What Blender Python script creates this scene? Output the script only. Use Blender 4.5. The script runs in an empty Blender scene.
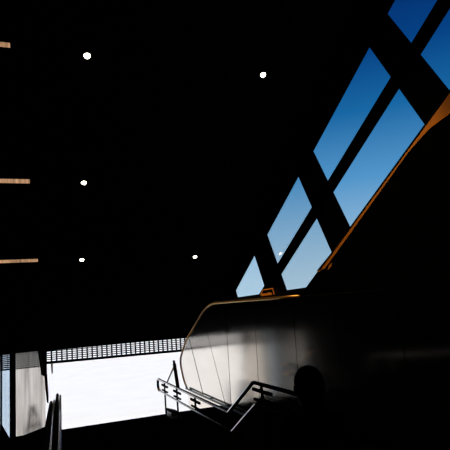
import bpy, bmesh, math, random
from mathutils import Vector, Matrix
random.seed(4)
sc = bpy.context.scene
COL = sc.collection
PI = math.pi

# ------------------------------------------------------------------ hall dimensions (metres, eye height = 0)
INC = 0.487339                      # incline of stairs, escalators and ceiling (27.9 deg)
CI, SI, TI = math.cos(INC), math.sin(INC), math.tan(INC)
UP_Z, LOW_Z, EXIT_Z = -1.93, -2.43, -4.45     # upper landing, lower landing, exit level
XL, XR = -1.65, 6.69                # side walls
YB, YD = -4.0, 22.0                 # back wall, exit wall
CEIL_K = 10.68                      # ceiling: z = CEIL_K - TI*y
def ceil_z(y): return CEIL_K - TI * y

# ------------------------------------------------------------------ materials
def mat(name, base, rough=0.6, metal=0.0, spec=0.5, var=0.15, scale=8.0, stretch=(1, 1, 1), bump=0.0):
    m = bpy.data.materials.new(name); m.use_nodes = True
    nt = m.node_tree; b = nt.nodes['Principled BSDF']
    b.inputs['Roughness'].default_value = rough
    b.inputs['Metallic'].default_value = metal
    b.inputs['Specular IOR Level'].default_value = spec
    tc = nt.nodes.new('ShaderNodeTexCoord'); mp = nt.nodes.new('ShaderNodeMapping')
    mp.inputs['Scale'].default_value = stretch
    nz = nt.nodes.new('ShaderNodeTexNoise'); nz.inputs['Scale'].default_value = scale
    nz.inputs['Detail'].default_value = 4
    nt.links.new(tc.outputs['Object'], mp.inputs['Vector']); nt.links.new(mp.outputs['Vector'], nz.inputs['Vector'])
    cr = nt.nodes.new('ShaderNodeValToRGB')
    lo = [max(0, c * (1 - var)) for c in base]; hi = [min(1, c * (1 + var)) for c in base]
    cr.color_ramp.elements[0].position = 0.3; cr.color_ramp.elements[0].color = (*lo, 1)
    cr.color_ramp.elements[1].position = 0.7; cr.color_ramp.elements[1].color = (*hi, 1)
    nt.links.new(nz.outputs['Fac'], cr.inputs['Fac']); nt.links.new(cr.outputs['Color'], b.inputs['Base Color'])
    if bump:
        bp = nt.nodes.new('ShaderNodeBump'); bp.inputs['Strength'].default_value = bump
        bp.inputs['Distance'].default_value = 0.02
        nt.links.new(nz.outputs['Fac'], bp.inputs['Height']); nt.links.new(bp.outputs['Normal'], b.inputs['Normal'])
    return m

def glow(name, col, strength, streak=None):
    m = bpy.data.materials.new(name); m.use_nodes = True; nt = m.node_tree
    for n in list(nt.nodes): nt.nodes.remove(n)
    o = nt.nodes.new('ShaderNodeOutputMaterial'); e = nt.nodes.new('ShaderNodeEmission')
    e.inputs['Color'].default_value = (*col, 1); e.inputs['Strength'].default_value = strength
    nt.links.new(e.outputs[0], o.inputs['Surface'])
    if streak:
        tc = nt.nodes.new('ShaderNodeTexCoord'); mp = nt.nodes.new('ShaderNodeMapping')
        mp.inputs['Scale'].default_value = streak
        nz = nt.nodes.new('ShaderNodeTexNoise'); nz.inputs['Scale'].default_value = 1.0; nz.inputs['Detail'].default_value = 3
        mr = nt.nodes.new('ShaderNodeMapRange')
        mr.inputs['From Min'].default_value = 0.3; mr.inputs['From Max'].default_value = 0.7
        mr.inputs['To Min'].default_value = strength * 0.35; mr.inputs['To Max'].default_value = strength * 1.3
        nt.links.new(tc.outputs['Object'], mp.inputs['Vector']); nt.links.new(mp.outputs[0], nz.inputs['Vector'])
        nt.links.new(nz.outputs['Fac'], mr.inputs['Value']); nt.links.new(mr.outputs[0], e.inputs['Strength'])
    return m

def glass(name, tint, gloss=0.06, rough=0.02, streak=None, tint2=None, blur=0):
    m = bpy.data.materials.new(name); m.use_nodes = True; nt = m.node_tree
    for n in list(nt.nodes): nt.nodes.remove(n)
    o = nt.nodes.new('ShaderNodeOutputMaterial')
    tr = nt.nodes.new('ShaderNodeBsdfRefraction' if blur else 'ShaderNodeBsdfTransparent')
    if blur: tr.inputs['Roughness'].default_value = blur; tr.inputs['IOR'].default_value = 1.15
    tr.inputs['Color'].default_value = (*tint, 1)
    gl = nt.nodes.new('ShaderNodeBsdfGlossy'); gl.inputs['Roughness'].default_value = rough
    mx = nt.nodes.new('ShaderNodeMixShader'); mx.inputs[0].default_value = gloss
    nt.links.new(tr.outputs[0], mx.inputs[1]); nt.links.new(gl.outputs[0], mx.inputs[2]); nt.links.new(mx.outputs[0], o.inputs['Surface'])
    if streak:
        tc = nt.nodes.new('ShaderNodeTexCoord'); mp = nt.nodes.new('ShaderNodeMapping')
        mp.inputs['Scale'].default_value = streak
        nz = nt.nodes.new('ShaderNodeTexNoise'); nz.inputs['Scale'].default_value = 1.0; nz.inputs['Detail'].default_value = 4
        cr = nt.nodes.new('ShaderNodeValToRGB')
        cr.color_ramp.elements[0].position = 0.32; cr.color_ramp.elements[0].color = (*tint2, 1)
        cr.color_ramp.elements[1].position = 0.62; cr.color_ramp.elements[1].color = (*tint, 1)
        nt.links.new(tc.outputs['Object'], mp.inputs['Vector']); nt.links.new(mp.outputs[0], nz.inputs['Vector'])
        nt.links.new(nz.outputs['Fac'], cr.inputs['Fac']); nt.links.new(cr.outputs['Color'], tr.inputs['Color'])
    return m

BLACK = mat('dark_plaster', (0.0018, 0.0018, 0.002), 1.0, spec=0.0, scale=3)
BLACKFLOOR = mat('dark_stone_floor', (0.003, 0.003, 0.0032), 1.0, spec=0.0, scale=12)
BLACKMETAL = mat('black_steel', (0.006, 0.006, 0.0065), 0.8, spec=0.05, scale=20)
GRANITE = mat('dark_stainless_wall', (0.20, 0.19, 0.18), 0.38, 1.0, scale=30)
STEEL = mat('brushed_steel', (0.86, 0.79, 0.70), 0.11, 1.0, var=0.05, scale=2.2, stretch=(1, .35, 1.0), bump=0.035)
CHROME = mat('satin_stainless', (0.93, 0.94, 0.96), 0.42, 1.0, var=0.03, scale=10)
STRIPMETAL = mat('polished_strip', (0.93, 0.93, 0.94), 0.20, 1.0, var=0.03, scale=10)
DARKCHROME = mat('smoked_stainless', (0.10, 0.10, 0.11), 0.3, 1.0, var=0.1, scale=10)
BRASS = mat('orange_brass', (0.95, 0.50, 0.13), 0.42, 1.0, var=0.08, scale=14)
ORANGE = mat('orange_enamel', (0.75, 0.24, 0.018), 0.55, spec=0.3, var=0.12, scale=5)
RUBBER = mat('black_rubber', (0.006, 0.006, 0.0075), 0.7, spec=0.08, scale=20)
BROWN = mat('brown_wood_strip', (0.62, 0.30, 0.11), 0.5, scale=20)
BLUEGREY = mat('blue_grey_plastic', (0.20, 0.25, 0.34), 0.35, scale=10)
SIGNGREY = mat('grey_sign_board', (0.17, 0.19, 0.22), 0.6, scale=6)
PAVING = mat('pale_paving', (0.83, 0.815, 0.79), 0.9, spec=0.1, var=0.03, scale=0.6)
SKIN = mat('skin', (0.10, 0.06, 0.045), 0.6, scale=20)
HAIR = mat('black_hair', (0.004, 0.004, 0.004), 0.8, spec=0.05, scale=60, stretch=(1, 1, .1))
COAT = mat('black_coat_cloth', (0.005, 0.005, 0.006), 1.0, spec=0.0, scale=80)
GLASS = glass('clear_window_glass', (0.97, 0.985, 0.99), 0.0015, 0.01)
REFLGLASS = glass('reflective_window_glass', (0.97, 0.985, 0.99), 0.07, 0.01)
SIDEGLASS = glass('streaked_glass', (0.90, 0.87, 0.83), 0.08, 0.25, streak=(9, 1, .35), tint2=(0.62, 0.59, 0.56), blur=.6)
SIDEGLASS2 = glass('pale_blue_glass', (0.80, 0.88, 0.94), 0.08, 0.25, streak=(14, 1, .3), tint2=(0.74, 0.82, 0.89))
LENS = glow('warm_white_lens', (1.0, 0.90, 0.70), 13.0)
AMBER = glow('amber_lens', (1.0, 0.24, 0.02), 0.24)
REFL_GLOW = glow('amber_reflection_glow', (1.0, 0.56, 0.30), 0.50, streak=(14, 1, 1))  # glow that imitates streaked lamp reflections

# ------------------------------------------------------------------ mesh helpers
def link(name, bm, m, parent=None, smooth=False, rot=None):
    me = bpy.data.meshes.new(name)
    bmesh.ops.recalc_face_normals(bm, faces=bm.faces[:])
    bm.to_mesh(me); bm.free()
    if smooth:
        for p in me.polygons: p.use_smooth = True
    o = bpy.data.objects.new(name, me); COL.objects.link(o)
    for mm in (m if isinstance(m, (list, tuple)) else [m]): me.materials.append(mm)
    if parent:
        o.parent = parent
        o.matrix_parent_inverse = Matrix.Translation(-Vector(parent.location))
    return o
def tag(o, label, cat, group=None):
    o['label'] = label; o['category'] = cat
    if group: o['group'] = group
    return o
def struct(o): o['kind'] = 'structure'; return o
def empty(name, loc, label, cat, group=None):
    o = bpy.data.objects.new(name, None); COL.objects.link(o); o.location = loc; o.empty_display_size = .1
    return tag(o, label, cat, group)
def box(bm, x0, x1, y0, y1, z0, z1):
    v = [bm.verts.new((x, y, z)) for x in (x0, x1) for y in (y0, y1) for z in (z0, z1)]
    for f in ((0, 1, 3, 2), (4, 6, 7, 5), (0, 4, 5, 1), (2, 3, 7, 6), (0, 2, 6, 4), (1, 5, 7, 3)):
        bm.faces.new([v[i] for i in f])
def boxes(*bs):
    bm = bmesh.new()
    for b in bs: box(bm, *b)
    return bm
def prism(bm, poly, a, b, axis='x'):
    """extrude a polygon: axis x -> poly in (y,z), axis y -> poly in (x,z)"""
    def P(p, t): return (t, p[0], p[1]) if axis == 'x' else (p[0], t, p[1])
    lo = [bm.verts.new(P(p, a)) for p in poly]; hi = [bm.verts.new(P(p, b)) for p in poly]
    n = len(poly)
    bm.faces.new(lo); bm.faces.new(list(reversed(hi)))
    for i in range(n): bm.faces.new([lo[i], lo[(i + 1) % n], hi[(i + 1) % n], hi[i]])
def prisms(polys, a, b, axis='x'):
    bm = bmesh.new()
    for p in polys: prism(bm, p, a, b, axis)
    return bm
def tube(bm, pts, r, n=12, closed=False):
    pts = [Vector(p) for p in pts]; rings = []
    up = None
    for i, p in enumerate(pts):
        a = pts[i - 1] if i > 0 else p; b = pts[i + 1] if i < len(pts) - 1 else p
        t0 = (p - a).normalized() if i > 0 else (b - p).normalized()
        t1 = (b - p).normalized() if i < len(pts) - 1 else t0
        t = (t0 + t1).normalized()
        if up is None: up = Vector((0, 0, 1)) if abs(t.z) < .9 else Vector((1, 0, 0))
        s = t.cross(up).normalized(); u = s.cross(t).normalized(); up = u
        k = 1 / max(.5, math.sqrt(max(.05, (1 + t0.dot(t1)) / 2)))
        rings.append([bm.verts.new(p + (s * math.cos(2 * PI * j / n) + u * math.sin(2 * PI * j / n)) * r * k) for j in range(n)])
    for a, b in zip(rings, rings[1:]):
        for j in range(n): bm.faces.new([a[j], a[(j + 1) % n], b[(j + 1) % n], b[j]])
    bm.faces.new(rings[0]); bm.faces.new(list(reversed(rings[-1])))
def tubes(paths, r, n=12):
    bm = bmesh.new()
    for p in paths: tube(bm, p, r, n)
    return bm
def fillet(pts, r, n=6):
    """round the corners of a polyline"""
    pts = [Vector(p) for p in pts]; out = [pts[0]]
    for a, p, b in zip(pts, pts[1:], pts[2:]):
        d0, d1 = (a - p), (b - p); L = min(r, d0.length * .45, d1.length * .45)
        q0, q1 = p + d0.normalized() * L, p + d1.normalized() * L
        for i in range(n + 1):
            t = i / n; out.append(q0 * (1 - t) ** 2 + p * 2 * t * (1 - t) + q1 * t * t)
    return out + [pts[-1]]
def clip(poly, nx, ny, d):
    """keep the side nx*x+ny*y >= d"""
    out = []
    for i, p in enumerate(poly):
        q = poly[(i + 1) % len(poly)]
        a, b = nx * p[0] + ny * p[1] - d, nx * q[0] + ny * q[1] - d
        if a >= 0: out.append(p)
        if (a >= 0) != (b >= 0):
            t = a / (a - b); out.append((p[0] + t * (q[0] - p[0]), p[1] + t * (q[1] - p[1])))
    return out

# ------------------------------------------------------------------ the shell
# floors and stairs
struct(link('floor', boxes((XL, XR, YB, 6.0, UP_Z - .9, UP_Z)), BLACKFLOOR))
polys = [[(6.0, -3.2), (6.0, UP_Z - .1667), (6.333, UP_Z - .1667), (6.333, UP_Z - .3333), (6.667, UP_Z - .3333),
          (6.667, UP_Z - .5), (12.70, LOW_Z), (12.70, -3.2)]]
struct(link('floor_lower_landing', prisms(polys, XL, XR), BLACKFLOOR))
n = 12; rise = (LOW_Z - EXIT_Z) / n; run = .317
st = [(12.70, EXIT_Z - .3), (12.70, LOW_Z - rise)]
for k in range(n):
    st.append((12.70 + run * (k + 1), LOW_Z - rise * (k + 1)))
    if k < n - 1: st.append((12.70 + run * (k + 1), LOW_Z - rise * (k + 2)))
st += [(YD + .2, EXIT_Z), (YD + .2, EXIT_Z - .3)]
struct(link('floor_exit_stairs', prisms([st], XL, XR), BLACKFLOOR))
# ceiling: flat at the back, then sloping down to the exit
cp = [(YB - .3, ceil_z(2)), (2, ceil_z(2)), (YD + .15, ceil_z(YD + .15)), (YD + .15, ceil_z(YD + .15) + .45), (2, ceil_z(2) + .5), (YB - .3, ceil_z(2) + .5)]
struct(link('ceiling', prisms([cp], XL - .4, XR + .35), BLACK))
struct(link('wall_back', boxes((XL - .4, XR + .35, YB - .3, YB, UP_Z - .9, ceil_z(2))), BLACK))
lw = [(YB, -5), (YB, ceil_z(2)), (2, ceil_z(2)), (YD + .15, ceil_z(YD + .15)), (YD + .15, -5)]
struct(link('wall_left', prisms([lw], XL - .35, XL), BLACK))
struct(link('trim_reflector_lining', boxes((XL, XL + .012, 18.2, YD - .2, EXIT_Z, -1.05)), GRANITE))  # unseen lining added to brighten the reflections in the steel panels

# right wall: solid parts around the window field; u runs down the slope, v square to it
def yz(u, v): return (u * CI + v * SI, -u * SI + v * CI)
WS = 6.69 / 7.33
VT, V1b, V1t, V2b = 9.31 * WS, 8.10 * WS, 7.70 * WS, 6.20 * WS
VC = CEIL_K * CI
UB = [(a * WS, b * WS) for a, b in ((0.6, 4.07), (4.90, 8.28), (9.36, 12.29), (13.62, 16.12))]
VTC = [9.31 * WS, 9.31 * WS, 9.36 * WS, 9.44 * WS]
SILL = 0.50 * WS
wall_poly = []
wall_poly.append([(YB, -5), (YB, SILL), (YD + .15, SILL), (YD + .15, -5)])
def band(u0, u1, v0, v1): return clip([yz(u0, v0), yz(u1, v0), yz(u1, v1), yz(u0, v1)], 0, 1, SILL - .05)
for u0, u1 in ((UB[0][1], UB[1][0]), (UB[1][1], UB[2][0]), (UB[2][1], UB[3][0]), (UB[3][1], 22)): wall_poly.append(band(u0, u1, V2b, VC))
wall_poly.append(band(0.5, 16.6, V1t, V1b)); wall_poly.append(band(-3, UB[0][0], V2b, VC + .05))
for (u0, u1), vt in zip(UB, VTC): wall_poly.append(band(u0, u1, vt, VC + .05))
bm = prisms(wall_poly, XR, XR + .03)
low = clip(clip([(YB, SILL), (YB, ceil_z(2)), (2, ceil_z(2)), (YD, ceil_z(YD)), (YD, SILL)], 0, 1, SILL - .05), -SI, -CI, -V2b)
prism(bm, low, XR, XR + .031)
prism(bm, clip(clip([(YB, SILL), (YB, ceil_z(2)), (2, ceil_z(2)), (6, ceil_z(6)), (6, SILL)], -CI, SI, -0.6 * WS), SI, CI, V2b - .1), XR, XR + .032)
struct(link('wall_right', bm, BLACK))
struct(link('trim_sill', boxes((XR - .10, XR + .02, 6, YD, SILL - .10, SILL)), BLACKMETAL))
wn = 0
for (u0, u1), vt in zip(UB, VTC):
    for (v0, v1) in ((V1b, vt), (V2b, V1t)):
        poly = clip([yz(u0, v0), yz(u1, v0), yz(u1, v1), yz(u0, v1)], 0, 1, SILL)
        if len(poly) < 3: continue
        wn += 1
        struct(link('window_%d' % wn, prisms([poly], XR + .012, XR + .020), REFLGLASS if u0 == UB[2][0] else GLASS))

# exit wall: grille beam, side lights left of the opening, posts
gr = empty('grille_beam', (2.86, YD, -1.56), 'black perforated metal grille beam spanning above the bright exit opening', 'grille')
GT, GB = -1.02, -1.525
link('beam_frame', boxes((0.02, XR, YD - .04, YD + .10, GB - .09, GB), (0.02, XR, YD - .04, YD + .10, GT, GT + .20), (0.0, .06, YD - .04, YD + .10, GB, GT)), BLACKMETAL, gr)
bm = bmesh.new()
pitch = .2045
for k in range(36):
    x = .05 + pitch * k
    box(bm, x - .031, x + .031, YD, YD + .03, GB, GT)
for k in range(7):
    z = GB + (GT - GB) * (k + .0) / 6.0
    box(bm, .02, XR, YD + .005, YD + .025, z - .018, z + .018)
link('slotted_panel', bm, BLACKMETAL, gr)
for o in gr.children:
    for v in o.data.vertices: v.co.z -= .013 * (v.co.x - 2.9)
lg = empty('side_grille', (-.8, YD, -1.66), 'black horizontal louvre grille behind the streaked glass left of exit', 'grille')
link('louvre_frame', boxes((XL, 0.0, YD - .02, YD + .08, -1.655, -1.63), (XL, 0.0, YD - .02, YD + .08, -1.04, -.84)), BLACKMETAL, lg)
bm = bmesh.new()
for k in range(8):
    z = -1.62 + .075 * k; box(bm, XL, 0.0, YD + .005, YD + .025, z - .025, z + .025)
for k in range(9):
    x = XL + .05 + .2 * k; box(bm, x - .012, x + .012, YD + .006, YD + .024, -1.63, -1.04)
link('louvre_slats', bm, BLACKMETAL, lg)
struct(link('trim_exit_post', boxes((-1.317, -1.10, YD - .25, YD - .05, EXIT_Z, ceil_z(YD) + .1)), BLACKMETAL))
struct(link('trim_kick_panel', prisms([[(XL, EXIT_Z), (XL, -3.60), (-1.606, -3.66), (-1.317, -4.22), (-1.317, EXIT_Z)],
                                       [(-1.10, EXIT_Z), (-1.10, -4.25), (-.55, -4.12), (0.02, -3.97), (0.02, EXIT_Z)]], YD - .16, YD - .10, 'y'), BLACK))
struct(link('window_side_blue', boxes((-1.606, -1.317, YD - .09, YD - .08, EXIT_Z, -1.0)), SIDEGLASS2))
struct(link('window_side_streaked', boxes((-1.10, 0.0, YD - .09, YD - .08, EXIT_Z, -1.0)), SIDEGLASS))
struct(link('trim_exit_jamb', boxes((XL, -1.606, YD - .2, YD + .1, EXIT_Z, -.9)), BLACKMETAL))

# pavement outside
struct(link('floor_pavement_outside', boxes((-400, 400, YD + .2, 650, EXIT_Z - .3, EXIT_Z)), PAVING))

# ------------------------------------------------------------------ ceiling lights and glowing reflection streaks
def downlight(x, y, label, watts=12, aim=None, cone=110):
    x, y = x * 1.0095, y * 1.0095
    z = ceil_z(y); e = empty('downlight', (x, y, z), label, 'ceiling light', 'ceiling downlights')
    nrm = Vector((0, -SI, -CI)); q = Vector((0, 0, -1)).rotation_difference(nrm)
    bm = bmesh.new(); N = 24
    prof = [(.066, -.002), (.066, .008), (.090, .018), (.135, .010), (.140, -.002)]     # trim ring: radius, drop below the ceiling
    rings = [[bm.verts.new(Vector((x, y, z)) + q @ Vector((r * math.cos(2 * PI * j / N), r * math.sin(2 * PI * j / N), -h))) for j in range(N)] for r, h in prof]
    for a, b in zip(rings, rings[1:]):
        for j in range(N): bm.faces.new([a[j], a[(j + 1) % N], b[(j + 1) % N], b[j]])
    link('trim_ring', bm, BLACKMETAL, e, True)
    bm = bmesh.new()
    rings = []
    for r, h in ((.066, .0), (.060, .022), (.043, .040), (.022, .048)):
        rings.append([bm.verts.new(Vector((x, y, z)) + q @ Vector((r * math.cos(2 * PI * j / N), r * math.sin(2 * PI * j / N), -h))) for j in range(N)])
    for a, b in zip(rings, rings[1:]):
        for j in range(N): bm.faces.new([a[j], a[(j + 1) % N], b[(j + 1) % N], b[j]])
    bm.faces.new(rings[-1])
    link('lens', bm, LENS, e, True)
    l = bpy.data.lights.new('downlight_beam', 'SPOT'); l.energy = watts; l.color = (1, .72, .42)
    l.spot_size = math.radians(cone); l.spot_blend = .6; l.shadow_soft_size = .06
    lo = bpy.data.objects.new('downlight_beam', l); COL.objects.link(lo); lo.parent = e
    lo.location = nrm * .09
    if aim: lo.rotation_euler = (Vector(aim) - Vector((x, y, z))).to_track_quat('-Z', 'Y').to_euler()
    return e
downlight(0.90, 9.657, 'round ceiling downlight at the top left of the black ceiling, highest of the left column')
downlight(1.03, 13.042, 'round ceiling downlight in middle of the left column of three')
downlight(1.155, 16.212, 'round ceiling downlight lowest in left column, nearest above the grille')
downlight(4.945, 9.664, 'round ceiling downlight alone at top centre, high left of blue windows', 25)
downlight(4.975, 16.268, 'round ceiling downlight low at centre, above the curved end of steel balustrade', 110)
downlight(0.85, 6.3, 'added ceiling downlight above the landing, unseen above the view, lighting the orange edge', 950, (5.5, 7.7, 1.3), 52)  # unseen lamp added to brighten the orange escalator edge
downlight(4.93, 6.3, 'added ceiling downlight above the black escalator, unseen above the view')  # second unseen lamp, added for warm light over the escalator
def strip(y, x1, h, label):  # glowing slabs standing in for downlight reflections on the left wall
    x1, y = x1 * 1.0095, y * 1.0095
    z = ceil_z(y); e = empty('reflection_streak', (XL + .3, y, z), label, 'ceiling light', 'painted amber reflection streaks')
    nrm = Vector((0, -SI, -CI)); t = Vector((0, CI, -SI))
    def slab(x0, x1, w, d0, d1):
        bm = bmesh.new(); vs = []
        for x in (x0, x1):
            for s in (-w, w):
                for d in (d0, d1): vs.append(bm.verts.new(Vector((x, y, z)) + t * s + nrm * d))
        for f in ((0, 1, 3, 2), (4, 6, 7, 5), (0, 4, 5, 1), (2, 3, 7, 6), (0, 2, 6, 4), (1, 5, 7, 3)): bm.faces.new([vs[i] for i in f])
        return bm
    link('streak_backing', slab(XL + .01, x1 + .02, h + .015, .003, .02), BLACKMETAL, e)
    link('streak_glow', slab(XL + .02, x1, h, .02, .035), REFL_GLOW, e)
strip(9.60, -.57, .05, 'short amber glow painted as a downlight reflection at left edge, topmost of the three')
strip(13.01, -.31, .07, 'amber glow painted as a downlight reflection at left edge, middle of the three')
strip(16.14, -.17, .07, 'longest amber glow painted as a downlight reflection at left edge, lowest of the three')

# ------------------------------------------------------------------ steel clad escalator balustrade on the right
BX = 4.17
bal = empty('escalator_balustrade', (BX + .15, 9.0, LOW_Z), 'brushed steel escalator balustrade with a rounded end beside the exit opening', 'escalator side')
top = fillet([(0, -1.0, -.002), (0, 12.75, .235), (0, 15.25, -.84), (0, 16.15, -1.50), (0, 15.75, -2.10), (0, 15.43, -2.28)], .75, 8)
top = [(p.y, p.z) for p in top]
outline = top + [(7.05, -2.28), (6.0, -1.80), (-1.0, -1.80)]
core = [(y - (.03 if y > 12 else 0), z) for y, z in outline]
core_o = link('core_panel', prisms([clip(clip(core, 1, 0, a), -1, 0, -b) for a, b in ((-1.1, 6.47), (6.47, 7.85), (7.85, 9.6), (9.6, 11.5), (11.5, 17))], BX + .025, BX + .30), BLACKMETAL, bal)
# seams as two points (top, bottom), from the far end
seams = [((14.95, -.55), (13.62, -2.42)), ((13.25, -.1), (11.80, -2.42)), ((11.36, .3), (11.50, -2.42)), ((9.53, .3), (9.72, -2.42)), ((7.76, .3), (7.90, -2.42)), ((6.43, .3), (6.52, -2.42)), ((5.0, .3), (5.05, -2.42)), ((3.7, .3), (3.72, -2.42)), ((2.2, .3), (2.2, -2.42)), ((.7, .3), (.7, -2.42))]
def bend(o):
    for v in o.data.vertices:
        for y0, y1, k in ((9.6, 11.45, .012), (7.85, 9.6, .018)):
            v.co.x -= k * max(0, min(y1, 20) - max(y0, v.co.y)) if v.co.y < y1 else 0
def half(a, b):
    nx, ny = (b[1] - a[1]), -(b[0] - a[0]); L = math.hypot(nx, ny); nx, ny = nx / L, ny / L
    if nx < 0: nx, ny = -nx, -ny
    return nx, ny, nx * a[0] + ny * a[1]
hs = [half(*s) for s in seams]
tilt = [.010, .006, .0, .005, -.004, .003, -.003, 0, 0, 0, 0]
for i in range(len(hs) + 1):
    p = outline; g = .009
    if i > 0: nx, ny, d = hs[i - 1]; p = clip(p, -nx, -ny, -(d - g))
    if i < len(hs): nx, ny, d = hs[i]; p = clip(p, nx, ny, d + g)
    if len(p) < 3: continue
    bm = bmesh.new(); prism(bm, p, BX, BX + .02)
    ym = sum(v[0] for v in p) / len(p); ys = max(abs(v[0] - ym) for v in p)
    for v in bm.verts: v.co.x += tilt[i] * (v.co.y - ym) / ys - .002
    bend(link('steel_panel', bm, STEEL, bal))
cap = link('top_cap', prisms([[(-1.0, -.007), (7.48, .139), (7.48, .159), (-1.0, .013)]], BX - .01, BX + .30), BLACKMETAL, bal); bend(cap)
skirt = [(15.38, -2.30), (11.5, -2.30), (9.2, -2.30), (7.06, -2.30), (6.98, LOW_Z), (9.2, LOW_Z), (11.5, LOW_Z), (12.70, LOW_Z), (15.33, LOW_Z - TI * 2.63)]
link('skirt_panel', prisms([skirt], BX + .005, BX + .26), STEEL, bal); bend(COL.objects[-1])
bend(core_o)
rail = [(BX + .0, y, z + .005) for y, z in [(y, .06 + .01724 * (y - 2.6)) for y in (7.5, 8.3, 9.4, 10.6)] + top[1:]]
h = link('balustrade_handrail', tubes([rail], .030, 14), BRASS, bal, True); bend(h); h['label'] = 'orange brass handrail round the top and the rounded end'
fr = [(BX - .07, y, -2.27) for y in (15.30, 11.5, 10.3, 9.2, 8.2, 7.2)]
f_ = link('foot_rail', tubes([fr], .026, 10), DARKCHROME, bal, True); bend(f_)
for y in (15.0, 13.0, 11.0, 9.2, 7.5): bend(link('rail_bracket', tubes([[(BX - .07, y, -2.27), (BX + .01, y, -2.27)]], .018, 8), DARKCHROME, f_))
# amber lamp standing on the balustrade top
lamp = empty('amber_lamp', (BX + .12, 8.93, .19), 'small amber lit lamp box on the steel balustrade rail below the blue windows', 'lamp')
hp = [(9.34, .19), (8.66, .19), (8.72, .37), (9.20, .37)]
link('housing', prisms([hp], BX + .05, BX + .19), BLACKMETAL, lamp)
link('lit_rim', tubes([[(BX + .05, 9.32, .27), (BX + .05, 9.20, .365), (BX + .05, 8.73, .365), (BX + .05, 8.685, .24)]], .011, 8), AMBER, lamp)
link('lens', prisms([[(9.27, .245), (8.78, .245), (8.80, .285), (8.92, .30), (9.0, .285), (9.22, .295)]], BX + .035, BX + .05), AMBER, lamp)

# ------------------------------------------------------------------ black escalator with orange edge, rising to the right
EX0, EX1 = 5.5, 6.5
esc = empty('escalator', (6.1, 6.0, LOW_Z), 'tall black escalator flank with an orange edge rising to the right', 'escalator')
def el(y): return 2.795 - TI * (y - 4.969) + .035        # top edge of the flank
body = [(9.79, .31), (2.4, el(2.4)), (2.4, UP_Z), (5.99, UP_Z), (7.0, LOW_Z), (9.79, LOW_Z)]
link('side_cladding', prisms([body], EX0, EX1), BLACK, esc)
ot = lambda y: el(y) - .035
of = [(9.08, .70), (9.0, ot(9.0)), (7.75, ot(7.75)), (6.0, ot(6.0)), (4.97, ot(4.97)), (3.6, ot(3.6)), (2.6, ot(2.6)), (2.6, 3.2), (3.6, 2.95), (4.3, 2.70),
      (5.03, 2.52), (5.37, 2.47), (5.55, 2.41), (5.90, 2.27), (7.68, 1.293), (8.77, .70)]
e1 = link('edge_trim', prisms([of], EX0 - .03, EX0), ORANGE, esc); e1['label'] = 'orange edge band'
link('cap_rail', tubes([[(EX0 - .01, 9.7, el(9.7) + .0), (EX0 - .01, 2.5, el(2.5))]], .022, 8), BLACKMETAL, esc)
m2 = link('marker_plate', prisms([[(8.68, .66), (8.52, .72), (8.48, .80), (8.60, .76)]], EX0 - .02, EX0), ORANGE, esc); m2['label'] = 'small orange marker below the band'

# ------------------------------------------------------------------ stainless stair railing in the middle
RX = 2.5
rl = empty('stair_railing', (RX, 8.0, LOW_Z), 'double stainless railing stepping down beside the person, ending at bright exit', 'railing')
topl = [(RX, 4.45, -.925), (RX, 6.0, -.925), (RX, 7.0, -1.45), (RX, 11.74, -1.455)]
lowl = [(RX, 4.45, -1.185), (RX, 5.965, -1.185), (RX, 6.92, -1.69), (RX, 11.74, -1.705)]
link('top_rail', tubes([fillet(topl, .06, 4)], .024, 14), BLACKMETAL, rl, True)
def flat_bar(name, p0, p1, n, w, th, m, parent):
    """a flat strip from p0 to p1 lying on the face with normal n"""
    p0, p1 = Vector(p0), Vector(p1); t = (p1 - p0).normalized(); n = Vector(n); n = (n - t * n.dot(t)).normalized(); b = t.cross(n)
    bm = bmesh.new(); vs = [bm.verts.new(p + b * s1 * w / 2 + n * s2 * th / 2) for p in (p0, p1) for s1 in (-1, 1) for s2 in (-1, 1)]
    for f in ((0, 1, 3, 2), (4, 6, 7, 5), (0, 4, 5, 1), (2, 3, 7, 6), (0, 2, 6, 4), (1, 5, 7, 3)): bm.faces.new([vs[k] for k in f])
    return link(name, bm, m, parent)
NB, NA = (-.967, .115, .217), (-.9985, 0, .052)
for p0, p1, n in (((RX - .028, 6.0, -.920), (RX - .028, 7.0, -1.443), NB), ((RX - .028, 7.0, -1.443), (RX - .028, 11.74, -1.448), NA),
                  ((RX - .018, 5.965, -1.185), (RX - .018, 6.92, -1.69), NB), ((RX - .018, 6.92, -1.69), (RX - .018, 11.74, -1.705), NA)):
    flat_bar('highlight_strip', p0, p1, n, .017 if n is NB else .026, .008, STRIPMETAL, rl)['label'] = 'added strip angled to show the rail highlight'  # strips added and turned to mirror the opening as rail highlights
link('lower_rail', tubes([fillet(lowl[1:], .02, 2)], .014, 12), BLACKMETAL, rl, True)
link('landing_rail', tubes([[lowl[0], lowl[1]]], .016, 12), BLACKMETAL, rl, True)
link('infill_panel', prisms([[(4.5, -1.10), (5.85, -1.10), (6.75, -1.58), (6.75, -2.05), (5.85, -1.80), (4.5, -1.80)]], RX + .02, RX + .03), BLACKMETAL, rl)
link('end_bend', tubes([[(RX, 11.74, -1.455), (RX, 11.83, -1.49), (RX, 11.86, -1.58), (RX, 11.83, -1.67), (RX, 11.74, -1.705)]], .027, 12), BLACKMETAL, rl, True)
for zz, d in ((-1.455, -.018), (-1.705, .018)):
    c1 = link('end_collar', tubes([[(RX, 11.70, zz), (RX, 11.80, zz + d)]], .031, 12), BRASS, rl, True); c1['label'] = 'brass end collar'
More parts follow.
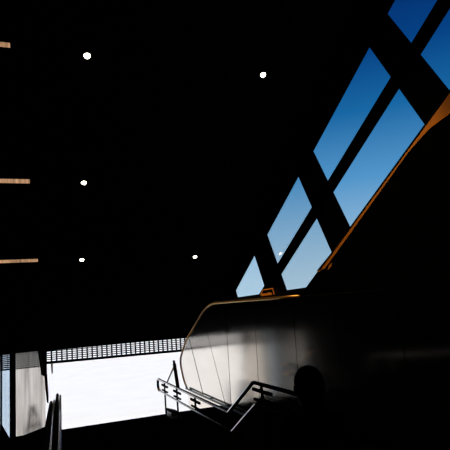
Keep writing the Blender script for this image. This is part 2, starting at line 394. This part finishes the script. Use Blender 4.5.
def post(y, zt, zl, zf):
    p = link('post', tubes([[(RX, y, zt), (RX, y, zf)]],   .019, 12), BLACKMETAL, rl, True)
    link('bracket_plate', boxes((RX - .014, RX + .014, y - .28, y + .28, zt - .105, zt - .065), (RX - .014, RX + .014, y - .26, y + .26, zl + .04, zl + .07)), BLACKMETAL, p)
    link('foot_flange', tubes([[(RX, y, zf), (RX, y, zf + .03)]], .06, 14), BLACKMETAL, p)
post(11.15, -1.455, -1.705, LOW_Z); post(10.05, -1.455, -1.70, LOW_Z); post(8.75, -1.45, -1.70, LOW_Z); post(7.35, -1.45, -1.695, LOW_Z)
post(5.75, -.925, -1.185, UP_Z); post(4.75, -.925, -1.185, UP_Z)
gp = link('gate_post', tubes([[(RX, 9.93, -1.47), (RX, 10.13, -.99)]], .036, 10), BLACKMETAL, rl, True)
link('post_knob', tubes([[(RX, 10.12, -1.01), (RX, 10.17, -.93)]], .026, 10), BLACKMETAL, gp, True)
s1 = link('gate_strut', tubes([[(RX, 10.89, -1.44), (RX, 10.20, -1.06)]], .016, 8), BROWN, rl, True); s1['label'] = 'brown diagonal strut'

# small blue grey box on the landing edge
fb = empty('floor_box', (2.93, 12.3, LOW_Z), 'small blue grey plastic box on the floor at foot of railing end', 'box')
link('box_body', prisms([[(2.80, LOW_Z), (3.06, LOW_Z), (3.04, LOW_Z + .07), (2.82, LOW_Z + .15)]], 12.0, 12.55, 'y'), BLUEGREY, fb)
link('box_lid', prisms([[(2.79, LOW_Z + .152), (2.82, LOW_Z + .175), (3.06, LOW_Z + .09), (3.05, LOW_Z + .066)]], 11.98, 12.57, 'y'), BLACKMETAL, fb)

# ------------------------------------------------------------------ pair of escalator handrails at the left
e = empty('escalator_railing', (.15, 10.5, LOW_Z), 'pair of black and chrome escalator handrails at lower left, reaching into the white opening', 'railing')
def left_rail(p0, p1, q0, q1, drop):
    def ext(a, b):
        a, b = Vector(a), Vector(b); return [tuple(a + (a - b) * .08), tuple(b)]
    a, b = ext(p0, p1)
    link('rubber_rail', tubes([fillet([a, b, (b[0], b[1] + .10, b[2] - drop)], .08, 5)], .028, 12), RUBBER, e, True)
    a, b = ext(q0, q1)
    link('chrome_tube', tubes([fillet([a, b, (b[0], b[1] + .06, b[2] - drop)], .05, 5)], .019, 12), CHROME, e, True)
    q0_, q1_ = Vector(q0) + Vector((0, 0, .020)), Vector(q1) + Vector((0, -.12, .020))
    flat_bar('highlight_strip', q0_ - (q1_ - q0_) * .08, q1_, (.25, .1, 1), .013, .006, STRIPMETAL, e)['label'] = 'added strip angled to show the rail highlight'  # added strip catches the exit light for the handrail's bright line
    for t in (.1, .95):
        P = Vector(p0) * (1 - t) + Vector(p1) * t
        zf = LOW_Z if P.y > 7 else UP_Z
        link('post', tubes([[(P.x, P.y, P.z - .02), (P.x, P.y, zf)]], .022, 10), BLACKMETAL, e, True)
left_rail((-.010, 3.605, -.80), (.10, 10.30, -1.45), (.027, 3.578, -.80), (.155, 10.25, -1.42), .35)
left_rail((.051, 3.56, -.80), (.235, 11.2, -1.44), (.078, 3.542, -.80), (.285, 10.9, -1.43), .40)

# ------------------------------------------------------------------ hanging pieces at the left end of the grille
hy = YD - .40
a = empty('hanging_bracket', (-.1, hy, -.9), 'broad dark pointed hanging bracket left of the grille beam', 'bracket')
link('blade', prisms([[(-.29, -.86), (-.07, -.86), (-.04, -1.55), (-.02, -1.92), (-.05, -2.02), (-.15, -1.93), (-.19, -1.55)]], hy, hy + .06, 'y'), BLACKMETAL, a)
x1 = link('blade_highlight', prisms([[(-.15, -1.3), (-.11, -1.3), (-.065, -1.75), (-.075, -1.9), (-.10, -1.8)]], hy - .012, hy, 'y'), BRASS, a); x1['label'] = 'painted gold highlight'  # gold highlight on the blade, built as a brass coloured shape
a = empty('hanging_bracket', (.05, hy, -1.0), 'long narrow dark hanging bracket beside the left edge of exit opening', 'bracket')
link('blade', prisms([[(-.06, -1.0), (.07, -1.0), (.075, -1.9), (.12, -2.7), (.115, -3.08), (.05, -3.04), (.01, -2.6), (-.045, -1.9)]], hy + .08, hy + .14, 'y'), BLACKMETAL, a)
x1 = link('blade_highlight', prisms([[(.065, -2.3), (.09, -2.3), (.112, -2.75), (.10, -2.9), (.085, -2.75)]], hy + .068, hy + .08, 'y'), BRASS, a); x1['label'] = 'painted gold highlight'  # highlight near the tip, also put in as a brass shape
a = tag(link('door_stop', prisms([[(.225, -1.55), (.305, -1.55), (.30, -1.92), (.265, -2.0), (.245, -1.92)]], hy + .30, hy + .335, 'y'), BROWN), 'small brown tab hanging below the left end of the grille', 'door stop')

# ------------------------------------------------------------------ A-frame board outside behind the streaked glass
ab = empty('sidewalk_sign', (-.5, 23.5, EXIT_Z), 'grey folding A frame board standing outside behind the streaked glass', 'sign board')
for sgn in (-1, 1):
    cx = -.50
    link('board', prisms([[(cx + sgn * .0, -3.40), (cx + sgn * .10, -3.40), (cx + sgn * .36, EXIT_Z), (cx + sgn * .20, EXIT_Z)]], 23.2, 23.8, 'y'), SIGNGREY, ab)
link('hinge', boxes((-.60, -.40, 23.25, 23.75, -3.44, -3.38)), SIGNGREY, ab)
link('spreader', boxes((-.74, -.26, 23.45, 23.55, -4.22, -4.10)), BLACKMETAL, ab)

# ------------------------------------------------------------------ the person, seen from behind
def skinned(verts, edges, radii, root, sub=2):
    me = bpy.data.meshes.new('tmp'); me.from_pydata(verts, edges, [])
    o = bpy.data.objects.new('tmp', me); COL.objects.link(o)
    o.modifiers.new('s', 'SKIN'); sm = o.modifiers.new('d', 'SUBSURF'); sm.levels = sub; sm.render_levels = sub
    for i, r in enumerate(radii):
        sv = me.skin_vertices[0].data[i]; sv.radius = r if isinstance(r, tuple) else (r, r); sv.use_root = (i == root)
    bpy.context.view_layer.update()
    dg = bpy.context.evaluated_depsgraph_get(); r = bpy.data.meshes.new_from_object(o.evaluated_get(dg))
    bpy.data.objects.remove(o); return r
PX, PY, PZ = 1.395, 2.545, UP_Z
V, E_, Rr = [], [], []
def node(p, r, par=None):
    V.append((p[0], p[1], p[2])); Rr.append(r)
    if par is not None: E_.append((par, len(V) - 1))
    return len(V) - 1
pel = node((0, 0, .82), (.145, .105))
wst = node((0, .0, .98), (.125, .09), pel); chs = node((0, .0, 1.17), (.145, .10), wst)
cl = node((0, -.005, 1.29), (.11, .075), chs); nk = node((0, .0, 1.365), .052, cl)
h0 = node((0, .02, 1.42), (.065, .075), nk); h1 = node((0, .02, 1.48), (.075, .09), h0); h2 = node((0, .012, 1.545), (.06, .075), h1)
hands = []
for s in (-1, 1):
    sh = node((s * .17, -.01, 1.265), .058, cl); el_ = node((s * .225, -.03, 1.0), .044, sh)
    wr = node((s * .225, .05, .785), .030, el_); pm = node((s * .222, .075, .705), (.022, .036), wr); hands.append((s, V[pm]))
    hp_ = node((s * .085, 0, .76), .088, pel); kn = node((s * .095, .01, .44), .058, hp_)
    an = node((s * .10, -.015, .09), .040, kn); to = node((s * .115, .12, .035), (.042, .03), an)
body = skinned(V, E_, Rr, pel)
bm = bmesh.new(); bm.from_mesh(body)
for s, p in hands:                     # five separate curled fingers rooted inside each palm
    for k in range(5):
        if k == 4: pts = [(p[0], p[1] + .02, p[2] + .02), (p[0] - s * .02, p[1] + .05, p[2] - .01), (p[0] - s * .025, p[1] + .055, p[2] - .04)]
        else:
            oy = (-.026 + .0175 * k); L = (.058, .070, .074, .066)[k]
            pts = [(p[0], p[1] + oy, p[2] + .005), (p[0], p[1] + oy * 1.05, p[2] - L * .7), (p[0] - s * .012, p[1] + oy * 1.05, p[2] - L * 1.15), (p[0] - s * .028, p[1] + oy, p[2] - L * 1.4)]
        fm = skinned(pts, [(i, i + 1) for i in range(len(pts) - 1)], [.0095, .0088, .008, .007][:len(pts)], 0, 1)
        bm.from_mesh(fm)
# nose and ears drawn out of the head so that it has a face on the far side
for (o_, r_) in (((0, .118, 1.465), (.014, .02, .026)), ((.074, .01, 1.465), (.012, .024, .032)), ((-.074, .01, 1.465), (.012, .024, .032))):
    bmesh.ops.create_uvsphere(bm, u_segments=10, v_segments=8, radius=1, matrix=Matrix.Translation(o_) @ Matrix.Diagonal((*r_, 1)))
for f in bm.faces:
    z = f.calc_center_median().z; x = abs(f.calc_center_median().x)
    f.material_index = 0 if (z > 1.375 or (z < .79 and x > .19)) else 1
    f.smooth = True
ps = empty('person', (PX, PY, PZ), 'person with dark hair seen from behind as a black silhouette beside the railing', 'person')
bm.transform(Matrix.Translation((PX, PY, PZ)))
link('body', bm, [SKIN, COAT], ps, True)
bm = bmesh.new()
bmesh.ops.create_uvsphere(bm, u_segments=28, v_segments=18, radius=1, matrix=Matrix.Translation((0, -.012, 1.49)) @ Matrix.Diagonal((.082, .098, .102, 1)))
for v in bm.verts:                      # hair: clear of the face, longer at the nape
    if v.co.y > .055 and v.co.z < 1.535: v.co.y = .045
    if v.co.y < .0 and v.co.z < 1.47: v.co.z -= .05; v.co.x *= .86
bm.transform(Matrix.Translation((PX, PY, PZ)))
link('hair', bm, HAIR, ps, True)
for s in (-1, 1):
    bm = bmesh.new()
    bmesh.ops.create_uvsphere(bm, u_segments=16, v_segments=10, radius=1, matrix=Matrix.Translation((s * .11, .055, .045)) @ Matrix.Diagonal((.05, .14, .05, 1)))
    for v in bm.verts: v.co.z = max(0, v.co.z)
    bm.transform(Matrix.Translation((PX, PY, PZ))); link('shoe', bm, RUBBER, ps, True)

# ------------------------------------------------------------------ sky, sun, camera
w = bpy.data.worlds.new('sky'); sc.world = w; w.use_nodes = True; nt = w.node_tree
bg = nt.nodes['Background']
tc = nt.nodes.new('ShaderNodeTexCoord'); sx = nt.nodes.new('ShaderNodeSeparateXYZ'); cr = nt.nodes.new('ShaderNodeValToRGB')
nt.links.new(tc.outputs['Generated'], sx.inputs[0]); nt.links.new(sx.outputs['Z'], cr.inputs['Fac']); nt.links.new(cr.outputs['Color'], bg.inputs['Color'])
el_ = cr.color_ramp.elements
stops = [(0.0, (.46, .62, .76)), (.05, (.42, .60, .75)), (.14, (.26, .47, .69)), (.24, (.088, .31, .60)), (.36, (.010, .140, .38)), (.46, (.002, .055, .235)), (.56, (.001, .024, .145)), (.8, (.001, .018, .11))]
el_[0].position, el_[0].color = stops[0][0], (*stops[0][1], 1)
el_[1].position, el_[1].color = stops[-1][0], (*stops[-1][1], 1)
for p, c in stops[1:-1]:
    e = el_.new(p); e.color = (*c, 1)
bg.inputs['Strength'].default_value = 1.0
sl = bpy.data.lights.new('sun', 'SUN'); sl.energy = 4.0; sl.angle = math.radians(.6); sl.color = (1, .985, .96)
so = bpy.data.objects.new('sun', sl); COL.objects.link(so)
so.rotation_euler = Vector((.30, -.30, -.90)).to_track_quat('-Z', 'Y').to_euler()

cam = bpy.data.cameras.new('camera'); co = bpy.data.objects.new('camera', cam); COL.objects.link(co); sc.camera = co
yaw, pit, rol = -0.363721782, 0.174722802, 0.0787801312
Mx = Matrix.Rotation(yaw, 3, 'Z') @ Matrix.Rotation(pit, 3, 'X') @ Matrix.Rotation(rol, 3, 'Y')
right, fwd, upv = Mx @ Vector((1, 0, 0)), Mx @ Vector((0, 1, 0)), Mx @ Vector((0, 0, 1))
m4 = Matrix((right, upv, -fwd)).transposed().to_4x4()
co.matrix_world = m4
cam.sensor_width = 36; cam.lens = 485.933 / 450 * 36; cam.clip_start = .05; cam.clip_end = 2000

vs = sc.view_settings; vs.view_transform = 'Standard'; vs.look = 'None'; vs.gamma = 1; vs.exposure = 0; vs.use_curve_mapping = False
